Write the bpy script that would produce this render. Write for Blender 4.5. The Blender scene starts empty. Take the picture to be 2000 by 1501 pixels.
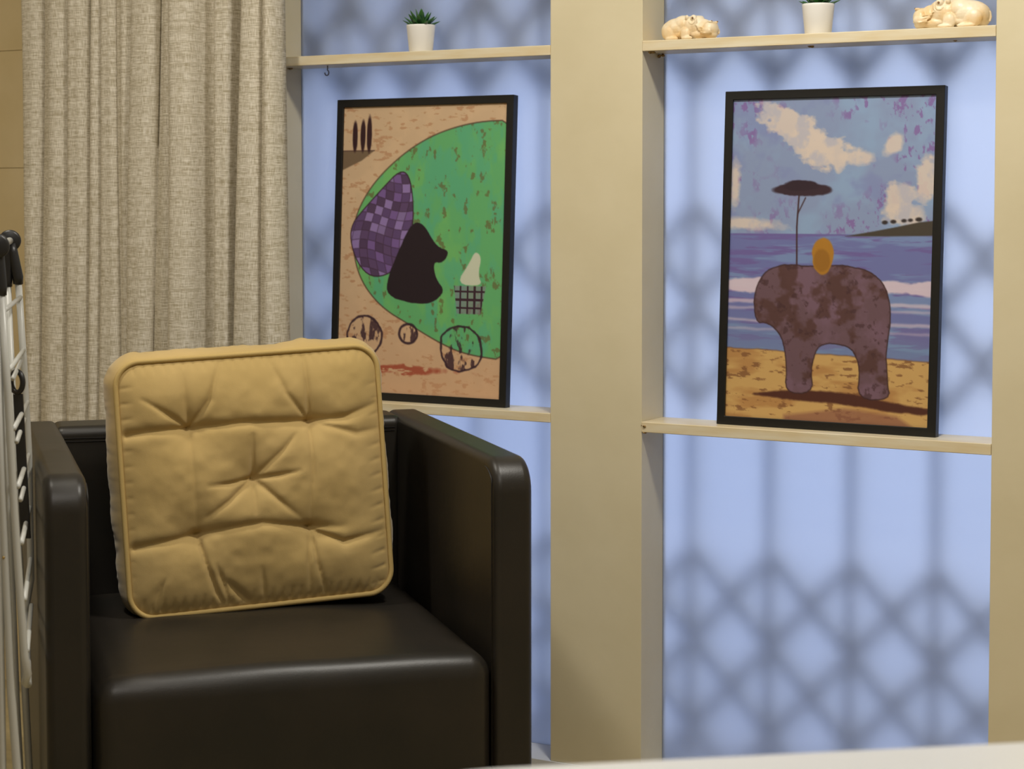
import bpy, bmesh, math, random
import numpy as np
from mathutils import Vector, Matrix, noise

S = bpy.context.scene
COL = S.collection
rad = math.radians

# ------------------------------------------------------------------ camera
cam = bpy.data.cameras.new('camera')
camo = bpy.data.objects.new('camera', cam)
COL.objects.link(camo)
S.camera = camo
CP = Vector((2.5446, -3.3932, 1.1583))
rt = Vector((0.86645818, 0.49924842, -0.0011166))
up = Vector((-0.02450602, 0.04476446, 0.99869695))
fw = Vector((-0.49864785, 0.86530178, -0.05102112))
m = Matrix((rt, up, -fw)).transposed().to_4x4()
m.translation = CP
camo.matrix_world = m
cam.sensor_fit = 'HORIZONTAL'
cam.sensor_width = 36
cam.lens = 3800 / 2000 * 36
cam.shift_y = -(750.5 - 575.64) / 2000
cam.dof.use_dof = True
cam.dof.focus_distance = 3.5
cam.dof.aperture_fstop = 8
cam.clip_start = 0.05

# ------------------------------------------------------------------ view, world, lamps
S.view_settings.view_transform = 'Standard'
S.view_settings.look = 'None'
S.view_settings.gamma = 1
S.view_settings.exposure = 0
S.view_settings.use_curve_mapping = False
W = bpy.data.worlds.new('daylight')
S.world = W
W.use_nodes = True
nt = W.node_tree
nt.nodes.clear()
wo = nt.nodes.new('ShaderNodeOutputWorld')
bg = nt.nodes.new('ShaderNodeBackground')
tc = nt.nodes.new('ShaderNodeTexCoord')
sx = nt.nodes.new('ShaderNodeSeparateXYZ')
cr = nt.nodes.new('ShaderNodeValToRGB')
mr = nt.nodes.new('ShaderNodeMapRange')
mr.inputs['From Min'].default_value = -0.4
mr.inputs['From Max'].default_value = 0.4
nt.links.new(tc.outputs['Generated'], sx.inputs[0])
nt.links.new(sx.outputs['Z'], mr.inputs['Value'])
nt.links.new(mr.outputs[0], cr.inputs[0])
el = cr.color_ramp.elements
el[0].position = 0.0; el[0].color = (0.17, 0.22, 0.33, 1)
el[1].position = 1.0; el[1].color = (0.30, 0.38, 0.62, 1)
for p, c in ((0.22, (0.25, 0.325, 0.53, 1)), (0.42, (0.42, 0.53, 0.86, 1)), (0.50, (0.53, 0.65, 0.97, 1)), (0.62, (0.36, 0.44, 0.66, 1))):
    e = el.new(p); e.color = c
dt = nt.nodes.new('ShaderNodeVectorMath'); dt.operation = 'DOT_PRODUCT'
dt.inputs[1].default_value = (-0.22, 0.975, 0.03)
nt.links.new(tc.outputs['Generated'], dt.inputs[0])
gr = nt.nodes.new('ShaderNodeMapRange'); gr.inputs['From Min'].default_value = 0.93; gr.inputs['From Max'].default_value = 1.0
gr.interpolation_type = 'SMOOTHSTEP'
nt.links.new(dt.outputs['Value'], gr.inputs['Value'])
gx = nt.nodes.new('ShaderNodeMix'); gx.data_type = 'RGBA'; gx.blend_type = 'ADD'
gx.inputs[7].default_value = (0.40, 0.42, 0.40, 1)
nt.links.new(gr.outputs[0], gx.inputs[0]); nt.links.new(cr.outputs[0], gx.inputs[6])
nt.links.new(gx.outputs[2], bg.inputs['Color'])
bg.inputs['Strength'].default_value = 1.8
nt.links.new(bg.outputs[0], wo.inputs['Surface'])


def area(name, loc, target, size, power, color, sizey=None):
    l = bpy.data.lights.new(name, 'AREA')
    l.energy = power; l.color = color; l.size = size
    if sizey:
        l.shape = 'RECTANGLE'; l.size_y = sizey
    o = bpy.data.objects.new(name, l)
    COL.objects.link(o)
    o.location = loc
    o.rotation_euler = (Vector(target) - Vector(loc)).to_track_quat('-Z', 'Y').to_euler()
    return o


area('ceiling_lamp_by_window', (1.55, -0.95, 2.52), (1.55, -0.95, 0), 0.22, 27, (1, 0.955, 0.87))
area('ceiling_lamp_room', (1.7, -2.6, 2.52), (1.7, -2.6, 0), 0.6, 17, (1, 0.955, 0.89))
area('ceiling_lamp_by_curtain', (0.15, -1.35, 2.52), (0.15, -1.35, 0), 0.22, 17, (1, 0.94, 0.82))  # added fill light to brighten the curtain and cushion, not a known lamp


# ------------------------------------------------------------------ materials
def mat(name, color=(0.8, 0.8, 0.8), rough=0.5, metal=0.0, spec=0.5, coat=0.0):
    M = bpy.data.materials.new(name)
    M.use_nodes = True
    b = M.node_tree.nodes['Principled BSDF']
    b.inputs['Base Color'].default_value = (*color, 1)
    b.inputs['Roughness'].default_value = rough
    b.inputs['Metallic'].default_value = metal
    b.inputs['Specular IOR Level'].default_value = spec
    b.inputs['Coat Weight'].default_value = coat
    return M


def N(M, t, **kw):
    n = M.node_tree.nodes.new(t)
    for k, v in kw.items():
        if k in n.inputs.keys():
            n.inputs[k].default_value = v
        else:
            setattr(n, k, v)
    return n


def L(M, a, b):
    M.node_tree.links.new(a, b)


def vary(M, c1, c2, scale=8, detail=4, stretch=(1, 1, 1), lo=0.35, hi=0.65, coord='Object'):
    """noise mix of two paint colours into base colour"""
    b = M.node_tree.nodes['Principled BSDF']
    t = N(M, 'ShaderNodeTexCoord')
    mp = N(M, 'ShaderNodeMapping'); mp.inputs['Scale'].default_value = stretch
    n = N(M, 'ShaderNodeTexNoise', Scale=scale, Detail=detail)
    r = N(M, 'ShaderNodeMapRange'); r.inputs['From Min'].default_value = lo; r.inputs['From Max'].default_value = hi
    mx = N(M, 'ShaderNodeMix', data_type='RGBA')
    mx.inputs[6].default_value = (*c1, 1); mx.inputs[7].default_value = (*c2, 1)
    L(M, t.outputs[coord], mp.inputs[0]); L(M, mp.outputs[0], n.inputs['Vector'])
    L(M, n.outputs['Fac'], r.inputs['Value']); L(M, r.outputs[0], mx.inputs[0]); L(M, mx.outputs[2], b.inputs['Base Color'])
    return mx


def bump(M, scale=200, strength=0.2, dist=0.001, detail=3, stretch=(1, 1, 1), coord='Object'):
    b = M.node_tree.nodes['Principled BSDF']
    t = N(M, 'ShaderNodeTexCoord')
    mp = N(M, 'ShaderNodeMapping'); mp.inputs['Scale'].default_value = stretch
    n = N(M, 'ShaderNodeTexNoise', Scale=scale, Detail=detail)
    bp = N(M, 'ShaderNodeBump', Strength=strength, Distance=dist)
    L(M, t.outputs[coord], mp.inputs[0]); L(M, mp.outputs[0], n.inputs['Vector'])
    L(M, n.outputs['Fac'], bp.inputs['Height'])
    if b.inputs['Normal'].is_linked:
        L(M, b.inputs['Normal'].links[0].from_socket, bp.inputs['Normal'])
    L(M, bp.outputs[0], b.inputs['Normal'])


paint = mat('cream_wall_paint', (0.68, 0.60, 0.43), 0.42)
vary(paint, (0.70, 0.62, 0.42), (0.74, 0.66, 0.46), 6)
bump(paint, 60, 0.12, 0.002)
shelfpaint = mat('cream_shelf_gloss', (0.74, 0.63, 0.42), 0.35)
vary(shelfpaint, (0.74, 0.61, 0.38), (0.80, 0.72, 0.54), 14, 4, (0.6, 1, 6))
bump(shelfpaint, 90, 0.15, 0.001)
backwall = mat('yellow_beige_wall', (0.66, 0.53, 0.30), 0.6)
vary(backwall, (0.63, 0.50, 0.27), (0.70, 0.57, 0.34), 5)
roomwall = mat('room_wall_paint', (0.66, 0.60, 0.48), 0.7)
ceilm = mat('ceiling_white', (0.75, 0.73, 0.68), 0.8)
floorm = mat('olive_beige_floor', (0.36, 0.29, 0.15), 0.45)
vary(floorm, (0.34, 0.27, 0.14), (0.42, 0.34, 0.18), 4, 5, (1, 8, 1))
sillm = mat('white_sill', (0.72, 0.74, 0.78), 0.4)
leather = mat('dark_brown_leather', (0.018, 0.016, 0.013), 0.40, spec=0.42)
vary(leather, (0.013, 0.012, 0.010), (0.022, 0.018, 0.014), 5)
bump(leather, 420, 0.22, 0.0006, 3)
bump(leather, 9, 0.18, 0.006, 3)
thread = mat('black_stitching', (0.012, 0.010, 0.009), 0.6)
mustard = mat('mustard_cotton', (0.56, 0.40, 0.155), 0.85, spec=0.2)
mustard.node_tree.nodes['Principled BSDF'].inputs['Sheen Weight'].default_value = 0.25
vary(mustard, (0.47, 0.33, 0.125), (0.53, 0.375, 0.152), 7, 6)
bump(mustard, 900, 0.25, 0.0008, 2)
bump(mustard, 14, 0.14, 0.006, 3)
piping = mat('mustard_piping', (0.50, 0.355, 0.135), 0.8, spec=0.2)
bump(piping, 500, 0.3, 0.001)
black_frame = mat('black_frame_wood', (0.007, 0.0065, 0.006), 0.42)
black_plastic = mat('black_plastic', (0.012, 0.012, 0.013), 0.4)
white_metal = mat('white_enamel_tube', (0.46, 0.46, 0.43), 0.35)
brass = mat('brass_screw', (0.5, 0.36, 0.15), 0.3, 1.0)
steel = mat('grey_steel_hook', (0.16, 0.16, 0.18), 0.35, 0.8)
ceramic = mat('white_ceramic', (0.90, 0.885, 0.86), 0.35)
tablew = mat('white_laminate', (0.70, 0.71, 0.71), 0.3)
green = mat('succulent_green', (0.02, 0.10, 0.025), 0.35)
vary(green, (0.012, 0.065, 0.022), (0.05, 0.17, 0.03), 60)
soil = mat('dark_soil', (0.03, 0.022, 0.015), 0.9)
stone = mat('cream_soapstone', (0.82, 0.66, 0.42), 0.4)
vary(stone, (0.86, 0.74, 0.54), (0.78, 0.53, 0.24), 30, 4, lo=0.42, hi=0.72)
bump(stone, 260, 0.35, 0.001)
bump(stone, 60, 0.25, 0.002)
groove = mat('carved_groove_brown', (0.25, 0.13, 0.05), 0.7)
chip = mat('chipped_brown_wood', (0.28, 0.17, 0.06), 0.8)
vary(chip, (0.12, 0.06, 0.02), (0.45, 0.30, 0.10), 300)
gatem = mat('grey_gate_steel', (0.10, 0.115, 0.12), 0.5)
backing = mat('brown_hardboard', (0.18, 0.12, 0.07), 0.8)

# frosted sheet: rough transmission with a little diffusion
frost = bpy.data.materials.new('frosted_acrylic')
frost.use_nodes = True
t_ = frost.node_tree
t_.nodes.clear()
out = t_.nodes.new('ShaderNodeOutputMaterial')
rf = t_.nodes.new('ShaderNodeBsdfRefraction'); rf.inputs['Roughness'].default_value = 0.60; rf.inputs['IOR'].default_value = 1.45
rf.inputs['Color'].default_value = (0.93, 0.95, 1, 1)
tr = t_.nodes.new('ShaderNodeBsdfTranslucent'); tr.inputs['Color'].default_value = (0.8, 0.82, 0.86, 1)
df = t_.nodes.new('ShaderNodeBsdfDiffuse'); df.inputs['Color'].default_value = (0.7, 0.72, 0.75, 1)
gl = t_.nodes.new('ShaderNodeBsdfGlossy'); gl.inputs['Roughness'].default_value = 0.35
m1 = t_.nodes.new('ShaderNodeMixShader'); m1.inputs[0].default_value = 0.28
m2 = t_.nodes.new('ShaderNodeMixShader'); m2.inputs[0].default_value = 0.10
m3 = t_.nodes.new('ShaderNodeMixShader'); m3.inputs[0].default_value = 0.03
t_.links.new(rf.outputs[0], m1.inputs[1]); t_.links.new(tr.outputs[0], m1.inputs[2])
t_.links.new(m1.outputs[0], m2.inputs[1]); t_.links.new(df.outputs[0], m2.inputs[2])
t_.links.new(m2.outputs[0], m3.inputs[1]); t_.links.new(gl.outputs[0], m3.inputs[2])
t_.links.new(m3.outputs[0], out.inputs['Surface'])

# woven curtain linen: threads along u (fold arc length) and v (height)
linen = mat('oatmeal_linen', (0.55, 0.49, 0.36), 0.9, spec=0.15)
b_ = linen.node_tree.nodes['Principled BSDF']
uvn = N(linen, 'ShaderNodeUVMap', uv_map='UVMap')


def wov(sc, detail=2.0, nscale=1.0):
    mp = N(linen, 'ShaderNodeMapping'); mp.inputs['Scale'].default_value = sc
    n = N(linen, 'ShaderNodeTexNoise', Scale=nscale, Detail=detail)
    L(linen, uvn.outputs[0], mp.inputs[0]); L(linen, mp.outputs[0], n.inputs['Vector'])
    return n.outputs['Fac']


hthr = wov((60, 800, 1))
vthr = wov((900, 45, 1))
slub = wov((12, 260, 1))
a1 = N(linen, 'ShaderNodeMath', operation='ADD'); L(linen, hthr, a1.inputs[0]); L(linen, vthr, a1.inputs[1])
a2 = N(linen, 'ShaderNodeMath', operation='MULTIPLY_ADD'); L(linen, slub, a2.inputs[0]); a2.inputs[1].default_value = 0.6; L(linen, a1.outputs[0], a2.inputs[2])
mr2 = N(linen, 'ShaderNodeMapRange'); mr2.inputs['From Min'].default_value = 1.08; mr2.inputs['From Max'].default_value = 1.52
L(linen, a2.outputs[0], mr2.inputs['Value'])
mxl = N(linen, 'ShaderNodeMix', data_type='RGBA')
mxl.inputs[6].default_value = (0.44, 0.38, 0.26, 1); mxl.inputs[7].default_value = (0.86, 0.81, 0.71, 1)
L(linen, mr2.outputs[0], mxl.inputs[0]); L(linen, mxl.outputs[2], b_.inputs['Base Color'])
bpn = N(linen, 'ShaderNodeBump', Strength=0.35, Distance=0.0008)
L(linen, a1.outputs[0], bpn.inputs['Height']); L(linen, bpn.outputs[0], b_.inputs['Normal'])


# ------------------------------------------------------------------ helpers
def tag(o, label=None, cat=None, group=None, kind=None):
    if label: o['label'] = label
    if cat: o['category'] = cat
    if group: o['group'] = group
    if kind: o['kind'] = kind
    return o


def empty(name, loc=(0, 0, 0), rz=0.0, label=None, cat=None, group=None):
    o = bpy.data.objects.new(name, None)
    o.empty_display_size = 0.02
    COL.objects.link(o)
    o.location = loc
    o.rotation_euler = (0, 0, rz)
    return tag(o, label, cat, group)


def obj(name, verts, faces, M, parent=None, smooth=False):
    me = bpy.data.meshes.new(name)
    me.from_pydata([tuple(v) for v in verts], [], faces)
    me.update()
    me.materials.append(M)
    if smooth:
        me.polygons.foreach_set('use_smooth', [True] * len(me.polygons))
    o = bpy.data.objects.new(name, me)
    COL.objects.link(o)
    if parent: o.parent = parent
    return o


class MB:
    def __init__(s): s.v = []; s.f = []
    def add(s, v, f):
        k = len(s.v); s.v += [tuple(p) for p in v]; s.f += [tuple(i + k for i in q) for q in f]; return s
    def box(s, a, b):
        (x0, y0, z0), (x1, y1, z1) = a, b
        v = [(x, y, z) for x in (x0, x1) for y in (y0, y1) for z in (z0, z1)]
        return s.add(v, [(0, 1, 3, 2), (4, 6, 7, 5), (0, 4, 5, 1), (2, 3, 7, 6), (0, 2, 6, 4), (1, 5, 7, 3)])
    def tube(s, pts, r, n=12, closed=False):
        pts = [Vector(p) for p in pts]; K = len(pts)
        rs = r if isinstance(r, (list, tuple)) else [r] * K
        v = []; f = []; ref = None
        for i, p in enumerate(pts):
            if closed: t = pts[(i + 1) % K] - pts[i - 1]
            else: t = pts[min(i + 1, K - 1)] - pts[max(i - 1, 0)]
            t.normalize()
            if ref is None:
                ref = Vector((0, 0, 1)) if abs(t.z) < 0.9 else Vector((1, 0, 0))
            u = (ref - t * ref.dot(t)).normalized(); w = t.cross(u); ref = u
            for k in range(n):
                a = 2 * math.pi * k / n
                v.append(p + (u * math.cos(a) + w * math.sin(a)) * rs[i])
        R_ = K if closed else K - 1
        for i in range(R_):
            j = (i + 1) % K
            for k in range(n):
                l = (k + 1) % n
                f.append((i * n + k, i * n + l, j * n + l, j * n + k))
        if not closed:
            f.append(tuple(range(n - 1, -1, -1))); f.append(tuple((K - 1) * n + k for k in range(n)))
        return s.add(v, f)
    def lathe(s, prof, c=(0, 0, 0), n=40):
        v = []; f = []
        for (r, z) in prof:
            for k in range(n):
                a = 2 * math.pi * k / n
                v.append((c[0] + r * math.cos(a), c[1] + r * math.sin(a), c[2] + z))
        for i in range(len(prof) - 1):
            for k in range(n):
                l = (k + 1) % n
                f.append((i * n + k, i * n + l, (i + 1) * n + l, (i + 1) * n + k))
        f.append(tuple(range(n - 1, -1, -1))); f.append(tuple((len(prof) - 1) * n + k for k in range(n)))
        return s.add(v, f)
    def ell(s, c, r, rot=None, nu=20, nv=12):
        v = []; f = []
        for i in range(nv + 1):
            th = math.pi * i / nv
            for k in range(nu):
                ph = 2 * math.pi * k / nu
                p = Vector((r[0] * math.sin(th) * math.cos(ph), r[1] * math.sin(th) * math.sin(ph), r[2] * math.cos(th)))
                if rot: p = rot @ p
                v.append(p + Vector(c))
        for i in range(nv):
            for k in range(nu):
                l = (k + 1) % nu
                f.append((i * nu + k, (i + 1) * nu + k, (i + 1) * nu + l, i * nu + l))
        return s.add(v, f)
    def build(s, name, M, parent=None, smooth=False, bevel=0, seg=3):
        o = obj(name, s.v, s.f, M, parent, smooth)
        bm = bmesh.new(); bm.from_mesh(o.data)
        bmesh.ops.remove_doubles(bm, verts=bm.verts, dist=1e-6)
        bmesh.ops.recalc_face_normals(bm, faces=bm.faces)
        bm.to_mesh(o.data); bm.free()
        if bevel:
            md = o.modifiers.new('bevel', 'BEVEL'); md.width = bevel; md.segments = seg
            md.limit_method = 'ANGLE'; md.angle_limit = rad(40); md.harden_normals = False
            o.data.polygons.foreach_set('use_smooth', [True] * len(o.data.polygons))
            wn = o.modifiers.new('wn', 'WEIGHTED_NORMAL'); wn.keep_sharp = False
        return o


def slab(name, a, b, M, parent=None, bevel=0.0):
    return MB().box(a, b).build(name, M, parent, bevel=bevel)


def structure(o):
    o['kind'] = 'structure'; return o


# ------------------------------------------------------------------ the room
PD = 0.0961        # depth of the pillars in front of the frosted sheet
HZ = 2.55
structure(slab('floor', (-1.3, -4.6, -0.05), (4.2, 0.4, 0.0), floorm))
structure(slab('ceiling', (-1.3, -4.6, HZ), (4.2, 0.4, HZ + 0.05), ceilm))
structure(slab('wall_left', (-1.35, -4.6, 0.0), (-1.3, 0.4, HZ), roomwall))
structure(slab('wall_right', (4.2, -4.6, 0.0), (4.25, 0.4, HZ), roomwall))
structure(slab('wall_front', (-1.3, -4.65, 0.0), (4.2, -4.6, HZ), roomwall))
mb = MB()
z = 0.0
# wall behind the curtain: rows of wide panels with thin joints
for z1 in (0.60, 1.225, 1.50, 2.0, HZ):
    mb.box((-1.3, 0.0, z), (-0.2, 0.4, z1 - 0.0015)); z = z1
mb.box((-1.3, 0.004, 0), (-0.2, 0.39, HZ))
structure(mb.build('wall_back_left', backwall))
structure(slab('wall_back_right', (1.80, 0.0, 0), (4.2, 0.4, HZ), paint))
structure(slab('wall_back_header', (-0.2, 0.0, 2.32), (1.80, 0.4, HZ), paint))
structure(slab('trim_1', (-0.2, 0, 0.02), (0.0, 0.11, 2.32), paint, bevel=0.0015))
structure(slab('trim_2', (0.6774, 0, 0.02), (0.8802, 0.11, 2.32), paint, bevel=0.0015))
structure(slab('trim_3', (1.5686, 0, 0.02), (1.80, 0.11, 2.32), paint, bevel=0.0015))
structure(slab('trim_4', (-0.2, -0.004, 0.0), (1.80, 0.4, 0.02), sillm))
structure(slab('window_1', (0.0, PD, 0.02), (0.6774, PD + 0.003, 2.32), frost))
structure(slab('window_2', (0.8802, PD, 0.02), (1.5686, PD + 0.003, 2.32), frost))


# ------------------------------------------------------------------ shelves
def shelf(x0, x1, zt, th, label, chips=()):
    t = empty('wall_shelf', (x0, 0, zt - th), 0, label, 'shelf', 'painted shelves between the pillars')
    w = x1 - x0
    b = MB().box((0, -0.0015, 0), (w, PD - 0.0008, th)).build('board', shelfpaint, t, bevel=0.0015)
    rnd = random.Random(int(x0 * 100 + zt * 77))
    for (cx, cy, cz, s) in chips:
        c = MB()
        for k in range(4):
            c.ell((cx + rnd.uniform(-s, s), cy + rnd.uniform(-s, s) * 0.5, cz + rnd.uniform(-s, s) * 0.3), (s * rnd.uniform(0.5, 1), s * 0.6, s * rnd.uniform(0.3, 0.6)), None, 8, 5)
        tag(c.build('paint_chip', chip, t, True), 'brown chip where the paint has broken off')
    return t


shelf(0.0, 0.6774, 1.4554, 0.020, 'cream painted shelf carrying the small succulent, above the green hill picture', ((0.012, 0.01, -0.001, 0.004), (0.004, 0.05, -0.001, 0.005)))
shelf(0.8802, 1.5686, 1.4554, 0.020, 'cream painted shelf carrying two carved hippos, above the beach picture', ((0.33, 0.04, 0.0, 0.005), (0.60, 0.05, 0.0, 0.004), (0.012, 0.012, -0.002, 0.006), (0.008, 0.07, -0.004, 0.006)))
shelf(0.0, 0.6774, 0.7237, 0.019, 'cream painted shelf behind the armchair, carrying the green hill picture')
shelf(0.8802, 1.5686, 0.7183, 0.0205, 'cream painted shelf carrying the beach picture', ((0.004, -0.001, 0.012, 0.004), (0.006, 0.0, -0.001, 0.004)))

# cup hook under the left top shelf
hk = []
hk += [(0, 0, 0), (0, 0, -0.007)]
for k in range(11):
    a = rad(75 - k * 26)
    hk.append((-0.0035 + 0.0052 * math.cos(a) + 0.0015, 0, -0.0150 + 0.0058 * math.sin(a)))
h = MB().tube(hk, 0.00125, 8).build('cup_hook', steel, None, True)
h.location = (0.119, 0.028, 1.4354)
tag(h, 'small grey metal cup hook screwed under the shelf with the succulent', 'hook')

# ------------------------------------------------------------------ steel gate outside the windows
gate = empty('scissor_gate', (-0.1, 0.192, 0.0), 0, 'dark folding scissor gate seen blurred through both frosted windows', 'gate')
XB = [-0.1031 + 0.1683 * k for k in range(-1, 12)]
for x in XB:
    slab('vertical_bar', (x + 0.1 - 0.008, -0.011, 0.0), (x + 0.1 + 0.008, 0.003, 2.3), gatem, gate, 0.002)
for x in XB[:-1]:
    for zl in ((-0.09, 0.447), (0.742, 1.141), (1.378, 2.21)):
        z0, z1 = zl
        nseg = 3 if z0 < 0 else (2 if z1 < 1.2 else 4)
        st = (z1 - z0) / nseg
        b = MB()
        for k in range(nseg):
            for sgn in (0, 1):
                p0 = Vector((x + 0.1 + (0.1683 if sgn else 0), 0.008 if sgn else 0.013, z0 + k * st))
                p1 = Vector((x + 0.1 + (0 if sgn else 0.1683), 0.008 if sgn else 0.013, z0 + (k + 1) * st))
                d = (p1 - p0).normalized(); nrm = Vector((-d.z, 0, d.x)) * (0.015 if z0 > 1.3 else 0.0115)
                q = [p0 - nrm, p0 + nrm, p1 + nrm, p1 - nrm]
                v = [c + Vector((0, -0.0015, 0)) for c in q] + [c + Vector((0, 0.0015, 0)) for c in q]
                b.add(v, [(0, 1, 2, 3), (7, 6, 5, 4), (0, 4, 5, 1), (1, 5, 6, 2), (2, 6, 7, 3), (3, 7, 4, 0)])
            # rivets at the crossings
            b.ell((x + 0.1, 0.011, z0 + k * st), (0.012, 0.006, 0.014), None, 8, 5)
            b.ell((x + 0.1 + 0.08415, 0.011, z0 + (k + 0.5) * st), (0.012, 0.006, 0.014), None, 8, 5)
        b.build('lattice_panel', gatem, gate)


slab('shutter_housing', (-0.3, 0.30, 1.66), (1.9, 0.62, 2.3), mat('grey_shutter_metal', (0.25, 0.27, 0.30), 0.5))  # made-up box added outside to darken the panes above the top shelves
tag(bpy.data.objects['shutter_housing'], 'grey roller shutter housing outside above the frosted windows', 'shutter')

# ------------------------------------------------------------------ curtain
def curtain():
    top = [-0.662, -0.5931, -0.5206, -0.4644, -0.4284, -0.3866, -0.3365, -0.2596, -0.2209, -0.1473, -0.111, -0.0654, -0.0285, 0.027, 0.0658]
    bot = [-0.6509, -0.6177, -0.5411, -0.4781, -0.4446, -0.3859, -0.3576, -0.2883, -0.2331, -0.1573, -0.1178, -0.0759, -0.0606, 0.0121, 0.0729]
    # (bulge towards the room, offset of the valley) per fold
    amp = [.030, .026, .024, .016, .020, .018, .028, .017, .040, .006, .022, .004, .030, .026]
    off = [.000, .000, .000, .000, .000, .004, .000, .002, .000, .030, .008, .040, .000, -.004]
    nz = 70
    rows = []; uvs = []
    for i in range(nz + 1):
        z = 0.03 + (2.42 - 0.03) * i / nz
        t = (1.585 - z) / (1.585 - 0.8565)
        t = max(-0.6, min(1.9, t))
        xs = [a + (b - a) * t for a, b in zip(top, bot)]
        row = []; u = 0; uv = []
        last = None
        for k in range(len(xs) - 1):
            n = 16
            w = xs[k + 1] - xs[k]
            for j in range(n + (1 if k == len(xs) - 2 else 0)):
                s = j / n
                # pleat: steep sides, round crown; slightly wider than the gap so it overlaps the valley
                c = math.sin(math.pi * s)
                prof = c ** 0.62
                skew = 0.010 * math.sin(2 * math.pi * s) * (1 if k % 2 else 0.6)
                x = xs[k] + w * (s - 0.10 * math.sin(2 * math.pi * s))
                sub = 0.0022 * math.sin(2 * math.pi * s * (1.5 + 0.5 * (k % 3)) + k) * c
                wob = 0.0025 * math.sin(z * 3.1 + k * 1.7) + 0.0015 * math.sin(z * 7.3 + k)
                y = -0.052 + off[k] * c - (amp[k] * 1.45 + wob) * prof - sub + skew * 0.3
                p = (x + 0.001 * math.sin(z * 5 + k * 2) * c, y, z)
                if last: u += math.hypot(p[0] - last[0], p[1] - last[1])
                last = p
                row.append(p); uv.append((u, z))
        rows.append(row); uvs.append(uv)
    nc = len(rows[0])
    v = [p for r in rows for p in r]
    f = []; fu = []
    for i in range(nz):
        for j in range(nc - 1):
            q = (i * nc + j, i * nc + j + 1, (i + 1) * nc + j + 1, (i + 1) * nc + j)
            f.append(q)
    flat = [p for r in uvs for p in r]
    t = empty('curtain', (-0.3, -0.06, 0.03), 0, 'long oatmeal linen curtain hanging in pleats left of the shelves', 'curtain')
    o = obj('curtain_panel', [(a + 0.3, b + 0.06, c - 0.03) for a, b, c in v], f, linen, t, True)
    ul = o.data.uv_layers.new(name='UVMap')
    for lp in o.data.loops:
        ul.data[lp.index].uv = flat[lp.vertex_index]
    md = o.modifiers.new('solid', 'SOLIDIFY'); md.thickness = 0.0015; md.offset = 1
    r_ = MB().tube([(-0.45, 0.0, 2.40), (0.45, 0.0, 2.40)], 0.012, 16).build('curtain_rail', white_metal, t, True)


curtain()

# ------------------------------------------------------------------ pictures
rng = np.random.RandomState(4)


def vnoise(X, Y, s, seed, octv=4):
    r = np.random.RandomState(seed)
    out_ = np.zeros_like(X); amp = 1; tot = 0
    for o in range(octv):
        g = r.rand(64, 64)
        x = X * s; y = Y * s
        xi = np.floor(x).astype(int); yi = np.floor(y).astype(int)
        fx = x - xi; fy = y - yi
        fx = fx * fx * (3 - 2 * fx); fy = fy * fy * (3 - 2 * fy)
        a = g[xi % 64, yi % 64]; b = g[(xi + 1) % 64, yi % 64]; c = g[xi % 64, (yi + 1) % 64]; d = g[(xi + 1) % 64, (yi + 1) % 64]
        out_ += amp * ((a * (1 - fx) + b * fx) * (1 - fy) + (c * (1 - fx) + d * fx) * fy)
        tot += amp; amp *= 0.55; s *= 2.07
    return out_ / tot


def lin(c):
    c = np.array(c) / 255.0
    return np.where(c < 0.04045, c / 12.92, ((c + 0.055) / 1.055) ** 2.4)


class Paint:
    """a little canvas: x 0..1 to the right, y 0..1 downwards; colours in sRGB 0..255"""
    def __init__(s, nx, ny, asp, base):
        s.X, s.Y = np.meshgrid(np.linspace(0, 1, nx), np.linspace(0, 1, ny), indexing='ij')
        s.asp = asp
        s.C = np.ones((nx, ny, 3)) * np.array(base, float)
    def mix(s, m, c):
        m = np.clip(m, 0, 1)[..., None]
        s.C = s.C * (1 - m) + np.array(c, float) * m
    def soft(s, d, w=0.004): return np.clip(0.5 - d / w, 0, 1)
    def ell(s, cx, cy, rx, ry, wob=0.0, seed=1, ang=0):
        dx = s.X - cx; dy = (s.Y - cy) * s.asp
        ca, sa = math.cos(ang), math.sin(ang)
        ex = dx * ca + dy * sa; ey = -dx * sa + dy * ca
        q = np.sqrt((ex / rx) ** 2 + (ey / (ry * s.asp)) ** 2)
        if wob: q = q + wob * (vnoise(s.X, s.Y * s.asp, 9, seed) - 0.5)
        return (q - 1) * min(rx, ry * s.asp)
    def poly(s, pts):
        """signed distance to a closed polygon"""
        px = s.X; py = s.Y * s.asp
        P = [(a, b * s.asp) for a, b in pts]
        d = np.full(px.shape, 9.0); ins = np.zeros(px.shape, bool)
        for i in range(len(P)):
            (x0, y0), (x1, y1) = P[i], P[(i + 1) % len(P)]
            ex, ey = x1 - x0, y1 - y0
            t = np.clip(((px - x0) * ex + (py - y0) * ey) / (ex * ex + ey * ey + 1e-12), 0, 1)
            d = np.minimum(d, np.hypot(px - x0 - t * ex, py - y0 - t * ey))
            c = ((y0 > py) != (y1 > py)) & (px < (x1 - x0) * (py - y0) / (y1 - y0 + 1e-12) + x0)
            ins ^= c
        return np.where(ins, -d, d)
    def line(s, pts, w):
        px = s.X; py = s.Y * s.asp; d = np.full(px.shape, 9.0)
        for (x0, y0), (x1, y1) in zip(pts[:-1], pts[1:]):
            y0 *= s.asp; y1 *= s.asp
            ex, ey = x1 - x0, y1 - y0
            t = np.clip(((px - x0) * ex + (py - y0) * ey) / (ex * ex + ey * ey + 1e-12), 0, 1)
            d = np.minimum(d, np.hypot(px - x0 - t * ex, py - y0 - t * ey))
        return d - w
    def n(s, sc, seed, sx_=1, sy_=1, octv=4): return vnoise(s.X * sx_, s.Y * s.asp * sy_, sc, seed, octv)


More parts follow.
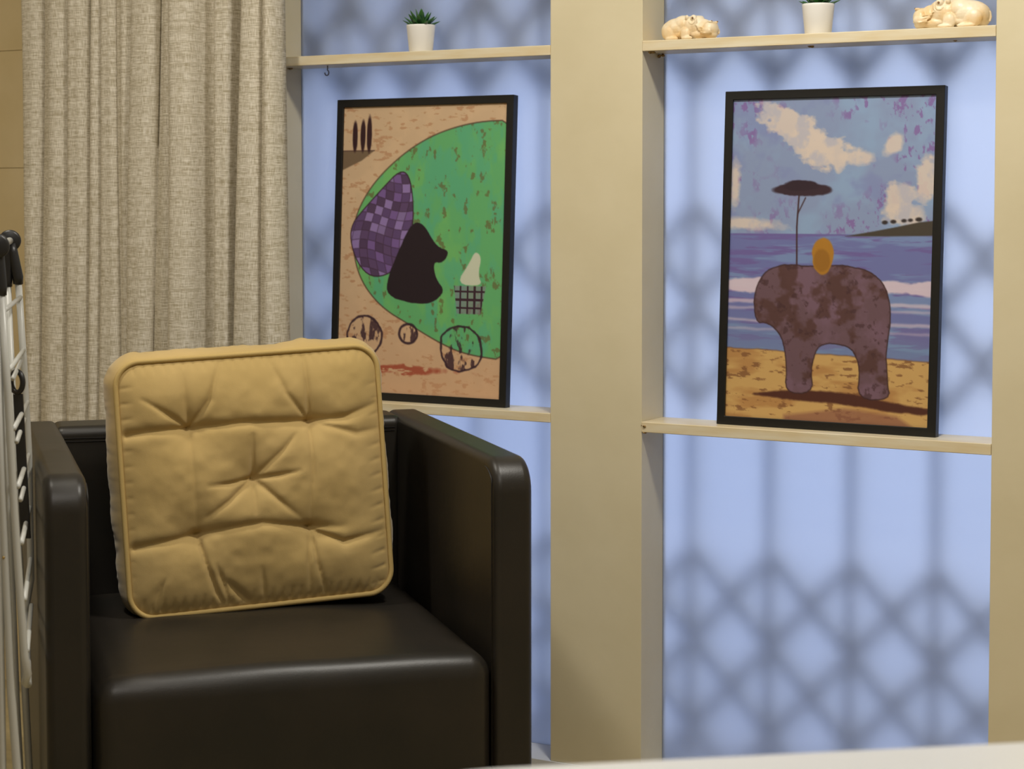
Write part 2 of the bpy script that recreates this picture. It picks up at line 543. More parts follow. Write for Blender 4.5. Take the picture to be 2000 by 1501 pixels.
def sm(pts, it=2):
    for _ in range(it):
        q = []
        for i in range(len(pts)):
            a = pts[i]; b = pts[(i + 1) % len(pts)]
            q += [(a[0] * .75 + b[0] * .25, a[1] * .75 + b[1] * .25), (a[0] * .25 + b[0] * .75, a[1] * .25 + b[1] * .75)]
        pts = q
    return pts


def beach_picture():
    p = Paint(300, 450, 1.52, (118, 128, 152))
    # sky
    p.mix(np.clip((p.n(5, 3) - 0.45) * 4, 0, 1) * 0.6, (124, 146, 168))
    p.mix(np.clip((p.n(7, 4) - 0.55) * 6, 0, 1) * 0.5, (108, 112, 148))
    fl = np.clip((p.n(30, 5, 1.4, 0.8) - 0.56) * 14, 0, 1) * np.clip((p.n(5, 6) - 0.42) * 6, 0, 1)
    p.mix(fl * 0.75, (112, 80, 128))
    for (cx, cy, rx, ry, a) in ((0.30, 0.09, 0.17, 0.05, 0.5), (0.40, 0.15, 0.12, 0.05, 0.6), (0.48, 0.17, 0.13, 0.045, 0.2), (0.62, 0.185, 0.08, 0.02, 0), (0.80, 0.15, 0.05, 0.02, -0.7),
                             (0.84, 0.31, 0.06, 0.045, -0.6), (0.96, 0.26, 0.05, 0.07, 0.3), (0.86, 0.36, 0.08, 0.03, 0), (0.10, 0.39, 0.14, 0.018, 0.1), (0.02, 0.28, 0.03, 0.07, 0)):
        m = p.soft(p.ell(cx, cy, rx, ry, 1.1, int(cx * 90) + 2, a) + 0.10 * min(rx, ry * 1.5) * 9 * (p.n(22, int(cx * 50) + 60, 0.9, 1.3) - 0.5), 0.02)
        p.mix(m * 0.9, (186, 168, 152))
        p.mix(m * np.clip((p.n(14, 9) - 0.5) * 6, 0, 1) * 0.6, (150, 148, 158))
    # sea
    hz = 0.422
    sea = p.soft((hz - p.Y) * p.asp, 0.004)
    p.mix(sea, (96, 98, 138))
    p.mix(sea * np.clip((p.n(6, 11, 0.5, 4) - 0.5) * 9, 0, 1) * 0.8, (106, 122, 152))
    p.mix(sea * np.clip((p.n(9, 12, 0.5, 5) - 0.56) * 12, 0, 1) * 0.8, (96, 80, 126))
    p.mix(sea * np.clip((p.Y - 0.66) * 6, 0, 1) * 0.6, (104, 126, 146))
    for y, w, amt in ((0.585, 0.022, 0.95), (0.635, 0.006, 0.7), (0.655, 0.004, 0.5), (0.695, 0.005, 0.6), (0.72, 0.004, 0.4)):
        d = np.abs(p.Y - y - 0.012 * (p.n(6, int(y * 100)) - 0.5)) - w * (0.4 + 1.1 * p.n(9, int(y * 200), 1, 1))
        p.mix(p.soft(d * p.asp, 0.01) * amt, (186, 166, 170))
    # headland at the right
    hd = p.poly([(0.58, 0.428), (0.72, 0.412), (0.83, 0.398), (0.93, 0.384), (1.02, 0.378), (1.02, 0.424), (0.8, 0.427)])
    p.mix(p.soft(hd, 0.006), (62, 54, 44))
    for x in (0.77, 0.81, 0.86, 0.89, 0.93):
        p.mix(p.soft(p.ell(x, 0.385 - (x - 0.77) * 0.06, 0.014, 0.006, 0.8, int(x * 99)), 0.006), (48, 40, 38))
    # sand
    sd = p.Y - (0.782 + 0.02 * p.X + 0.008 * (p.n(12, 21) - 0.5))
    sand = p.soft(-sd * p.asp, 0.006)
    p.mix(sand, (176, 138, 82))
    p.mix(sand * np.clip((p.n(7, 22, 0.6, 2) - 0.5) * 6, 0, 1) * 0.7, (150, 104, 58))
    p.mix(sand * np.clip((p.n(30, 23, 0.7, 2) - 0.62) * 14, 0, 1) * 0.7, (104, 66, 40))
    p.mix(p.soft(np.abs(sd * p.asp) - 0.003, 0.006) * 0.6, (98, 66, 52))
    # dark shadow under the rock, painted into the print
    sh = p.poly(sm([(0.08, 0.925), (0.35, 0.905), (0.62, 0.905), (0.8, 0.93), (1.05, 0.945), (1.05, 0.96), (0.93, 0.962), (0.62, 0.945), (0.3, 0.935)]))
    p.mix(p.soft(sh + 0.012 * (p.n(20, 31) - 0.5), 0.01), (70, 38, 28))
    p.mix(p.soft(p.poly([(0.3, 0.985), (0.6, 0.955), (0.85, 0.97), (0.95, 1.01), (0.3, 1.01)]), 0.02) * 0.7, (118, 74, 58))
    # natural rock arch standing on the beach
    rock = sm([(0.135, 0.60), (0.19, 0.535), (0.30, 0.515), (0.42, 0.525), (0.56, 0.515), (0.70, 0.53), (0.79, 0.58), (0.815, 0.68), (0.79, 0.76),
               (0.80, 0.86), (0.82, 0.925), (0.66, 0.925), (0.67, 0.83), (0.63, 0.765), (0.53, 0.755), (0.45, 0.77), (0.43, 0.84), (0.44, 0.915), (0.30, 0.915),
               (0.31, 0.83), (0.28, 0.74), (0.21, 0.70), (0.14, 0.70)], 2)
    rd = p.poly(rock) + 0.010 * (p.n(14, 41) - 0.5)
    rm = p.soft(rd, 0.006)
    p.mix(rm, (92, 68, 72))
    p.mix(rm * np.clip((p.n(8, 42) - 0.5) * 6, 0, 1) * 0.8, (104, 78, 88))
    p.mix(rm * np.clip((p.n(10, 43) - 0.55) * 9, 0, 1) * 0.8, (72, 46, 40))
    p.mix(rm * np.clip((p.n(30, 44) - 0.62) * 12, 0, 1) * 0.6, (60, 38, 38))
    p.mix(p.soft(np.abs(rd) - 0.003, 0.004) * 0.85, (52, 32, 30))
    # ochre shrub and a flat topped pine growing on the rock
    p.mix(p.soft(p.ell(0.475, 0.49, 0.055, 0.055, 0.5, 51), 0.006), (150, 102, 34))
    p.mix(p.soft(p.ell(0.47, 0.505, 0.035, 0.03, 0.7, 52), 0.01) * 0.6, (120, 78, 26))
    p.mix(p.soft(p.line([(0.345, 0.52), (0.34, 0.40), (0.348, 0.29)], 0.004), 0.004), (58, 36, 36))
    p.mix(p.soft(p.line([(0.343, 0.36), (0.38, 0.31)], 0.003), 0.004), (58, 36, 36))
    p.mix(p.soft(p.ell(0.345, 0.285, 0.145, 0.018, 0.9, 53), 0.006), (50, 34, 40))
    p.mix(p.soft(p.ell(0.355, 0.272, 0.085, 0.014, 0.9, 54), 0.006), (44, 30, 36))
    return p


def hill_picture():
    p = Paint(280, 450, 1.56, (180, 150, 116))
    p.mix(np.clip((p.n(9, 3) - 0.5) * 5, 0, 1) * 0.5, (190, 158, 122))
    p.mix(np.clip((p.n(24, 4, 1, 2) - 0.62) * 12, 0, 1) * 0.5, (150, 100, 66))
    p.mix(np.clip((p.Y - 0.6) * 2, 0, 1) * 0.5, (184, 132, 94))
    # big round green hill
    hill = sm([(1.1, 0.06), (0.80, 0.06), (0.50, 0.115), (0.24, 0.235), (0.10, 0.36), (0.07, 0.47), (0.12, 0.60), (0.26, 0.70), (0.45, 0.76), (0.64, 0.82), (0.80, 0.855), (1.1, 0.87)], 3)
    hd = p.poly(hill)
    hm = p.soft(hd, 0.006)
    p.mix(hm, (88, 150, 92))
    p.mix(hm * np.clip((p.n(5, 11, 1.5, 0.8) - 0.48) * 6, 0, 1) * 0.6, (104, 160, 84))
    p.mix(hm * np.clip((p.n(8, 12, 1.5, 0.7) - 0.55) * 8, 0, 1) * 0.6, (76, 146, 112))
    p.mix(hm * np.clip((p.n(26, 13, 1.2, 0.8) - 0.66) * 16, 0, 1) * 0.7, (92, 84, 48))
    p.mix(p.soft(np.abs(hd) - 0.0035, 0.006) * 0.85, (72, 46, 36))
    # low ridge with three trees
    p.mix(p.soft(p.poly([(-0.1, 0.155), (0.20, 0.155), (0.12, 0.19), (-0.1, 0.25)]), 0.006), (104, 84, 62))
    p.mix(p.soft(p.line([(-0.1, 0.155), (0.20, 0.155)], 0.002), 0.004), (52, 30, 30))
    for x, h_ in ((0.075, 0.055), (0.125, 0.056), (0.165, 0.062)):
        p.mix(p.soft(p.ell(x, 0.145 - h_ * 0.75, 0.016, h_, 0.3, int(x * 400)), 0.005), (46, 24, 26))
        p.mix(p.soft(p.line([(x, 0.12), (x, 0.155)], 0.003), 0.004), (46, 24, 26))
    # big patchwork boulder
    bo = sm([(0.36, 0.225), (0.42, 0.24), (0.45, 0.33), (0.45, 0.43), (0.40, 0.53), (0.32, 0.585), (0.20, 0.60), (0.11, 0.55), (0.06, 0.47), (0.07, 0.41), (0.15, 0.355), (0.26, 0.285)], 2)
    bd = p.poly(bo)
    bm_ = p.soft(bd, 0.005)
    p.mix(bm_, (84, 62, 96))
    u = p.X * 20 + 0.6 * np.sin(p.Y * 16); v = p.Y * 20 * p.asp + 0.5 * np.sin(p.X * 12)
    ck = ((np.floor(u) + np.floor(v)) % 2)
    p.mix(bm_ * ck * 0.75, (112, 84, 132))
    cell = np.random.RandomState(8).rand(64, 64)[np.floor(u).astype(int) % 64, np.floor(v).astype(int) % 64]
    p.mix(bm_ * (cell > 0.7) * 0.5, (148, 128, 168))
    p.mix(bm_ * (cell < 0.3) * 0.5, (62, 44, 58))
    gd = np.minimum(np.abs(u - np.round(u)), np.abs(v - np.round(v)))
    p.mix(bm_ * np.clip(1 - gd / 0.09, 0, 1) * 0.6, (50, 32, 42))
    p.mix(p.soft(np.abs(bd) - 0.003, 0.005), (48, 28, 36))
    # dark bush beside it
    du = sm([(0.47, 0.40), (0.53, 0.42), (0.60, 0.49), (0.68, 0.50), (0.64, 0.545), (0.58, 0.54), (0.60, 0.60), (0.66, 0.64), (0.58, 0.685), (0.44, 0.685), (0.30, 0.66), (0.30, 0.60), (0.37, 0.50), (0.42, 0.43)], 2)
    dd = p.poly(du) + 0.006 * (p.n(20, 33) - 0.5)
    p.mix(p.soft(dd, 0.005), (34, 24, 28))
    # pale rock and a woven basket on the slope
    p.mix(p.soft(p.poly(sm([(0.72, 0.615), (0.80, 0.54), (0.83, 0.50), (0.87, 0.52), (0.85, 0.58), (0.88, 0.62)], 2)), 0.005), (178, 178, 152))
    bk = p.poly([(0.71, 0.62), (0.90, 0.62), (0.87, 0.715), (0.73, 0.715)])
    p.mix(p.soft(bk, 0.004) * 0.6, (120, 104, 118))
    g2 = np.minimum(np.abs(p.X * 24 - np.round(p.X * 24)), np.abs(p.Y * 36 - np.round(p.Y * 36)))
    p.mix(p.soft(bk, 0.004) * (g2 < 0.14), (52, 32, 40))
    # low dark thickets in the foreground
    for (cx, cy, r_, sd) in ((0.17, 0.80, 0.11, 7), (0.44, 0.79, 0.055, 8), (0.76, 0.835, 0.12, 9)):
        d = p.ell(cx, cy, r_, r_ / p.asp, 0.35, sd)
        p.mix(p.soft(np.abs(d) - 0.006, 0.005) * 0.9, (44, 26, 34))
        p.mix(p.soft(d, 0.01) * np.clip((p.n(24, sd + 30, 1.6, 0.6) - 0.55) * 12, 0, 1) * 0.85, (52, 32, 38))
    p.mix(p.soft(p.ell(0.42, 0.915, 0.30, 0.018, 1.2, 27), 0.01) * np.clip((p.n(20, 28, 1, 3) - 0.4) * 8, 0, 1) * 0.85, (142, 62, 42))
    return p


artm = bpy.data.materials.new('printed_paper')
artm.use_nodes = True
ab = artm.node_tree.nodes['Principled BSDF']
ab.inputs['Roughness'].default_value = 0.5
ab.inputs['Specular IOR Level'].default_value = 0.3
vc = artm.node_tree.nodes.new('ShaderNodeVertexColor'); vc.layer_name = 'ink'
artm.node_tree.links.new(vc.outputs[0], ab.inputs['Base Color'])
INK = np.array([1.38, 1.46, 1.60])       # paper is lit by less than full white light


def picture(x0, w, h, zb, y0, y1, canvas, label):
    lean = math.asin((y1 - y0) / h)
    t = empty('framed_picture', (x0 + w / 2, y0, zb), 0, label, 'picture', 'black framed pictures leaning on the shelves')
    t.rotation_euler = (-lean, 0, 0)
    fwid, fd = 0.0165, 0.019
    b = MB()
    hw = w / 2
    # mitred frame: outer and inner rectangles, front and back
    O = [(-hw, 0), (hw, 0), (hw, h), (-hw, h)]
    I = [(-hw + fwid, fwid), (hw - fwid, fwid), (hw - fwid, h - fwid), (-hw + fwid, h - fwid)]
    v = [(a, 0, c) for a, c in O] + [(a, 0, c) for a, c in I] + [(a, fd, c) for a, c in O] + [(a, fd, c) for a, c in I]
    f = []
    for k in range(4):
        l = (k + 1) % 4
        f += [(k, l, 4 + l, 4 + k), (8 + l, 8 + k, 12 + k, 12 + l), (8 + k, 8 + l, l, k), (4 + k, 4 + l, 12 + l, 12 + k)]
    b.add(v, f)
    b.build('frame', black_frame, t, bevel=0.0012, seg=2)
    nx, ny, _ = canvas.C.shape
    pw = w - 2 * fwid + 0.002; ph = h - 2 * fwid + 0.002
    X = canvas.X * pw - pw / 2
    Z = (1 - canvas.Y) * ph + fwid - 0.001
    V = np.stack([X, np.full_like(X, 0.0045), Z], -1).reshape(-1, 3)
    idx = np.arange(nx * ny).reshape(nx, ny)
    F = np.stack([idx[:-1, :-1], idx[:-1, 1:], idx[1:, 1:], idx[1:, :-1]], -1).reshape(-1, 4)
    me = bpy.data.meshes.new('print')
    me.vertices.add(len(V)); me.vertices.foreach_set('co', V.ravel())
    me.loops.add(F.size); me.loops.foreach_set('vertex_index', F.ravel())
    me.polygons.add(len(F)); me.polygons.foreach_set('loop_start', np.arange(0, F.size, 4))
    me.update(calc_edges=True)
    ca = me.color_attributes.new('ink', 'FLOAT_COLOR', 'POINT')
    c = np.clip(lin(canvas.C) * INK, 0, 0.9).reshape(-1, 3)
    ca.data.foreach_set('color', np.concatenate([c, np.ones((len(c), 1))], 1).ravel())
    me.materials.append(artm)
    o = bpy.data.objects.new('print', me); COL.objects.link(o); o.parent = t
    slab('backing_board', (-hw + fwid - 0.003, 0.007, fwid - 0.003), (hw - fwid + 0.003, 0.0105, h - fwid + 0.003), backing, t)
    return t


picture(0.113, 0.4395, 0.6415, 0.7240, 0.036, 0.072, hill_picture(), 'black framed picture of a round green hill, leaning behind the armchair')
picture(1.0225, 0.4330, 0.6400, 0.7186, 0.036, 0.072, beach_picture(), 'black framed picture of a beach with a brown rock, leaning on the right shelf')


# ------------------------------------------------------------------ succulents
def leaf_mesh(Lh, wd, th):
    v = []; f = []; n = 9; k = 8
    for i in range(n):
        s = i / (n - 1)
        r = math.sin(math.pi * min(1, 0.18 + s * 0.82)) ** 0.75 * (1 - 0.25 * s) if i < n - 1 else 0.02
        for j in range(k):
            a = 2 * math.pi * j / k
            v.append((wd * r * math.cos(a), th * r * math.sin(a) - 0.10 * Lh * s * s, Lh * s))
        if i:
            for j in range(k):
                l = (j + 1) % k
                f.append(((i - 1) * k + j, (i - 1) * k + l, i * k + l, i * k + j))
    f.append(tuple((n - 1) * k + j for j in range(k)))
    f.append(tuple(range(k - 1, -1, -1)))
    me = bpy.data.meshes.new('leaf'); me.from_pydata(v, [], f); me.update()
    me.materials.append(green); me.polygons.foreach_set('use_smooth', [True] * len(f))
    return me


LF = leaf_mesh(0.042, 0.0080, 0.0036)


def succulent(loc, rz, label):
    t = empty('potted_succulent', loc, rz, label, 'plant', 'succulents in white pots on the top shelves')
    MB().lathe([(0.0001, 0.0), (0.0235, 0.0), (0.0245, 0.001), (0.0298, 0.052), (0.0304, 0.0555), (0.0298, 0.0572), (0.0284, 0.0572), (0.0278, 0.055), (0.0268, 0.047), (0.0001, 0.047)], n=48).build('pot', ceramic, t, True)
    MB().lathe([(0.0001, 0.0462), (0.0266, 0.0470), (0.0262, 0.0515), (0.010, 0.0540), (0.0001, 0.0545)], n=24).build('soil', soil, t, True)
    rnd = random.Random(5)
    spec = [(7, 58, 0.74, 0.015), (7, 40, 0.90, 0.010), (6, 22, 1.0, 0.006), (3, 8, 0.98, 0.003)]
    for ri, (n, tilt, sc, rr) in enumerate(spec):
        for k in range(n):
            a = 2 * math.pi * k / n + ri * 0.45 + rnd.uniform(-0.15, 0.15)
            o = bpy.data.objects.new('leaf', LF); COL.objects.link(o); o.parent = t
            ti = rad(tilt + rnd.uniform(-6, 6))
            s_ = sc * rnd.uniform(0.88, 1.08)
            R_ = Matrix.Rotation(a, 4, 'Z') @ Matrix.Translation((rr * 0.8, 0, 0.0515)) @ Matrix.Rotation(ti, 4, 'Y') @ Matrix.Rotation(rad(90), 4, 'Z') @ Matrix.Scale(s_, 4)
            o.matrix_local = R_
    return t


succulent((0.3455, 0.044, 1.4554), 0.3, 'small green succulent in a white pot on the shelf over the green hill picture')
succulent((1.2215, 0.044, 1.4554), 1.1, 'white pot standing between the two carved hippos')


# ------------------------------------------------------------------ carved hippos
def hippo(loc, rz, L_, ht, label, curl=0):
    t = empty('hippo_figurine', loc, rz, label, 'figurine', 'carved cream hippos on the right top shelf')
    b = MB()
    Rm = lambda ax, d: Matrix.Rotation(rad(d), 3, ax)
    H = ht / 0.40
    def e(c, r, rot=None):
        b.ell((c[0] * L_, c[1] * L_, c[2] * H), (r[0] * L_, r[1] * L_, r[2] * H), rot, 24, 14)
    e((0.27, 0, 0.19), (0.26, 0.20, 0.19)); e((0.15, 0, 0.165), (0.15, 0.185, 0.175)); e((0.38, 0, 0.25), (0.19, 0.175, 0.165)); e((0.28, 0, 0.10), (0.27, 0.18, 0.10))
    e((0.54, 0, 0.21), (0.17, 0.16, 0.19)); e((0.64, 0, 0.22), (0.16, 0.145, 0.18)); e((0.76, 0, 0.18), (0.14, 0.125, 0.155)); e((0.70, 0, 0.09), (0.21, 0.135, 0.09))
    e((0.88, 0, 0.165), (0.115, 0.15, 0.135)); e((0.88, 0, 0.08), (0.10, 0.125, 0.08))
    for s in (-1, 1):
        e((0.63, s * 0.100, 0.350), (0.055, 0.045, 0.055)); e((0.52, s * 0.125, 0.365), (0.035, 0.022, 0.040))
        e((0.92, s * 0.078, 0.275), (0.040, 0.036, 0.022)); e((0.88, s * 0.12, 0.13), (0.09, 0.045, 0.07))
        e((0.50, s * 0.145, 0.10), (0.085, 0.055, 0.11)); e((0.55, s * 0.165, 0.03), (0.10, 0.045, 0.035))
        e((0.20, s * 0.155, 0.13), (0.125, 0.065, 0.125)); e((0.28, s * 0.185, 0.03), (0.12, 0.045, 0.035))
        # eyelid rings, mouth and cheek folds
        for rr in (0.055, 0.085):
            b.tube([((0.63 + rr * math.cos(a)) * L_, s * (0.160 - 0.25 * rr) * L_, (0.315 + rr * 1.1 * math.sin(a)) * H) for a in [rad(200 + 20 * k) for k in range(10)]], 0.0011, 6)
        for k in range(3):
            zz = 0.20 - 0.035 * k
            b.tube([((0.70 + 0.02 * k) * L_, s * 0.142 * L_, (zz + 0.03) * H), ((0.77 + 0.01 * k) * L_, s * 0.140 * L_, (zz - 0.01) * H), (0.84 * L_, s * 0.155 * L_, (zz - 0.02) * H)], 0.0013, 6)
        b.tube([(0.78 * L_, s * 0.135 * L_, 0.10 * H), (0.88 * L_, s * 0.168 * L_, 0.09 * H), (0.975 * L_, s * 0.10 * L_, 0.10 * H)], 0.0014, 6)
    b.tube([(0.01 * L_, 0.03 * L_, 0.22 * H), (-0.002 * L_, 0.03 * L_, 0.14 * H), (0.012 * L_, 0.035 * L_, 0.08 * H)], 0.0022, 8)
    body = b.build('body', stone, t)
    # keep the belly flat on the shelf
    for v in body.data.vertices:
        if v.co.z < 0: v.co.z = 0
    rm = body.modifiers.new('remesh', 'REMESH'); rm.mode = 'VOXEL'; rm.voxel_size = 0.0011; rm.use_smooth_shade = True
    sm_ = body.modifiers.new('smooth', 'SMOOTH'); sm_.factor = 0.5; sm_.iterations = 3
    for s in (-1, 1):
        MB().ell((0.640 * L_, s * 0.145 * L_, 0.350 * H), (0.0022, 0.0012, 0.0022), None, 10, 6).build('eye', groove, t, True)
        MB().ell((0.950 * L_, s * 0.078 * L_, 0.288 * H), (0.0018, 0.0016, 0.0012), None, 8, 6).build('nostril', groove, t, True)
    return t


hippo((0.902, 0.050, 1.4554), rad(-10), 0.124, 0.0470, 'carved cream hippo at the left end of the shelf, head pointing right')
hippo((1.545, 0.050, 1.4554), rad(186), 0.140, 0.0530, 'carved cream hippo at the right end of the shelf, head pointing left', 1)

# ------------------------------------------------------------------ armchair
CH = empty('armchair', (0.521, -1.267, 0), rad(46.4536), 'dark brown leather tub armchair holding the mustard cushion', 'armchair')
AW, AD, AH, AT = 0.757, 0.785, 0.742, 0.0645


def arm(x0, x1, parent):
    # side outline with a soft front top corner and a soft rear top corner
    R1, R2 = 0.055, 0.03
    pts = [(0, 0.07)]
    for k in range(9):
        a = rad(180 - k * 90 / 8); pts.append((R1 + R1 * math.cos(a), AH - R1 + R1 * math.sin(a)))
    for k in range(7):
        a = rad(90 - k * 15); pts.append((AD - R2 + R2 * math.cos(a), AH - R2 + R2 * math.sin(a)))
    pts.append((AD, 0.07))
    n = len(pts)
    v = [(x0, y, z) for y, z in pts] + [(x1, y, z) for y, z in pts]
    f = [tuple(range(n)), tuple(range(2 * n - 1, n - 1, -1))]
    f += [(k, n + k, n + (k + 1) % n, (k + 1) % n) for k in range(n)]
    b = MB().add(v, f)
    o = b.build('armrest', leather, parent, bevel=0.015, seg=5)
    o.modifiers['bevel'].angle_limit = rad(60)
    # stitched seam just inside each top edge
    xs = (x1 - 0.004, x1 + 0.0005) if x0 < 0.3 else (x0 + 0.004, x0 - 0.0005)
    for sgn_x, sd in ((xs[0], 0),):
        line = [(xs[1], max(0.016, y) if y < 0.2 else y, zz - 0.017 if zz > 0.2 else zz) for y, zz in pts[:-2] if y < AD - 0.12]
        line[0] = (xs[1], 0.016, 0.09)
        MB().tube(line, 0.0011, 6).build('seam', thread, o, True)
    return o


arm(0, AT, CH)
arm(AW - AT, AW, CH)
bk = MB().box((AT - 0.012, AD - 0.115, 0.07), (AW - AT + 0.012, AD - 0.002, AH - 0.002)).build('backrest', leather, CH, bevel=0.018, seg=5)
for dz in (0.0, 0.006):
    MB().tube([(AT + 0.006, AD - 0.1155, AH - 0.024 - dz), (AW - AT - 0.006, AD - 0.1155, AH - 0.024 - dz)], 0.0009, 6).build('seam', thread, bk, True)


def seat():
    x0, x1 = AT + 0.003, AW - AT - 0.003
    y0, y1 = -0.006, AD - 0.11
    z0, z1 = 0.10, 0.432
    R_ = 0.034
    def axis(a, b, n):
        c = [a + R_ * t for t in (0, .15, .35, .6, .85)] + list(np.linspace(a + R_, b - R_, n)) + [b - R_ * t for t in (.85, .6, .35, .15, 0)]
        return c
    ax, ay, az = axis(x0, x1, 26), axis(y0, y1, 26), axis(z0, z1, 8)
    bm = bmesh.new()
    cache = {}
    def V(x, y, z):
        k = (round(x, 6), round(y, 6), round(z, 6))
        if k in cache: return cache[k]
        c = Vector((min(max(x, x0 + R_), x1 - R_), min(max(y, y0 + R_), y1 - R_), min(max(z, z0 + R_), z1 - R_)))
        d = Vector((x, y, z)) - c
        p = c + d.normalized() * R_ if d.length > 1e-9 else c
        u = (x - x0) / (x1 - x0); w = (y - y0) / (y1 - y0)
        if d.z > 0:
            cr_ = (max(0, math.sin(math.pi * u)) ** 0.6) * (max(0, math.sin(math.pi * min(1, max(0, w * 0.9 + 0.08)))) ** 0.5)
            p.z += 0.013 * cr_ * (d.z / R_) + 0.0012 * math.sin(x * 23 + y * 9) * cr_
        if d.y < 0:
            p.y -= 0.006 * max(0, math.sin(math.pi * u)) ** 0.5 * max(0, math.sin(math.pi * (z - z0) / (z1 - z0))) ** 0.7
        cache[k] = bm.verts.new(p); return cache[k]
    def sheet(A, B, fn):
        for i in range(len(A) - 1):
            for j in range(len(B) - 1):
                q = [fn(A[i], B[j]), fn(A[i + 1], B[j]), fn(A[i + 1], B[j + 1]), fn(A[i], B[j + 1])]
                q = [V(*p) for p in q]
                if len(set(q)) == 4:
                    try: bm.faces.new(q)
                    except ValueError: pass
    sheet(ax, ay, lambda a, b: (a, b, z1)); sheet(ax, ay, lambda a, b: (a, b, z0))
    sheet(ax, az, lambda a, b: (a, y0, b)); sheet(ax, az, lambda a, b: (a, y1, b))
    sheet(ay, az, lambda a, b: (x0, a, b)); sheet(ay, az, lambda a, b: (x1, a, b))
    bmesh.ops.recalc_face_normals(bm, faces=bm.faces)
    me = bpy.data.meshes.new('seat'); bm.to_mesh(me); bm.free()
    me.materials.append(leather); me.polygons.foreach_set('use_smooth', [True] * len(me.polygons))
    o = bpy.data.objects.new('seat', me); COL.objects.link(o); o.parent = CH
    return o


seat()
for (lx, ly) in ((0.035, 0.04), (AW - 0.035, 0.04), (0.035, AD - 0.05), (AW - 0.035, AD - 0.05)):
    MB().lathe([(0.014, 0), (0.016, 0.003), (0.020, 0.075)], (lx, ly, 0), 20).build('leg', black_plastic, CH, True)


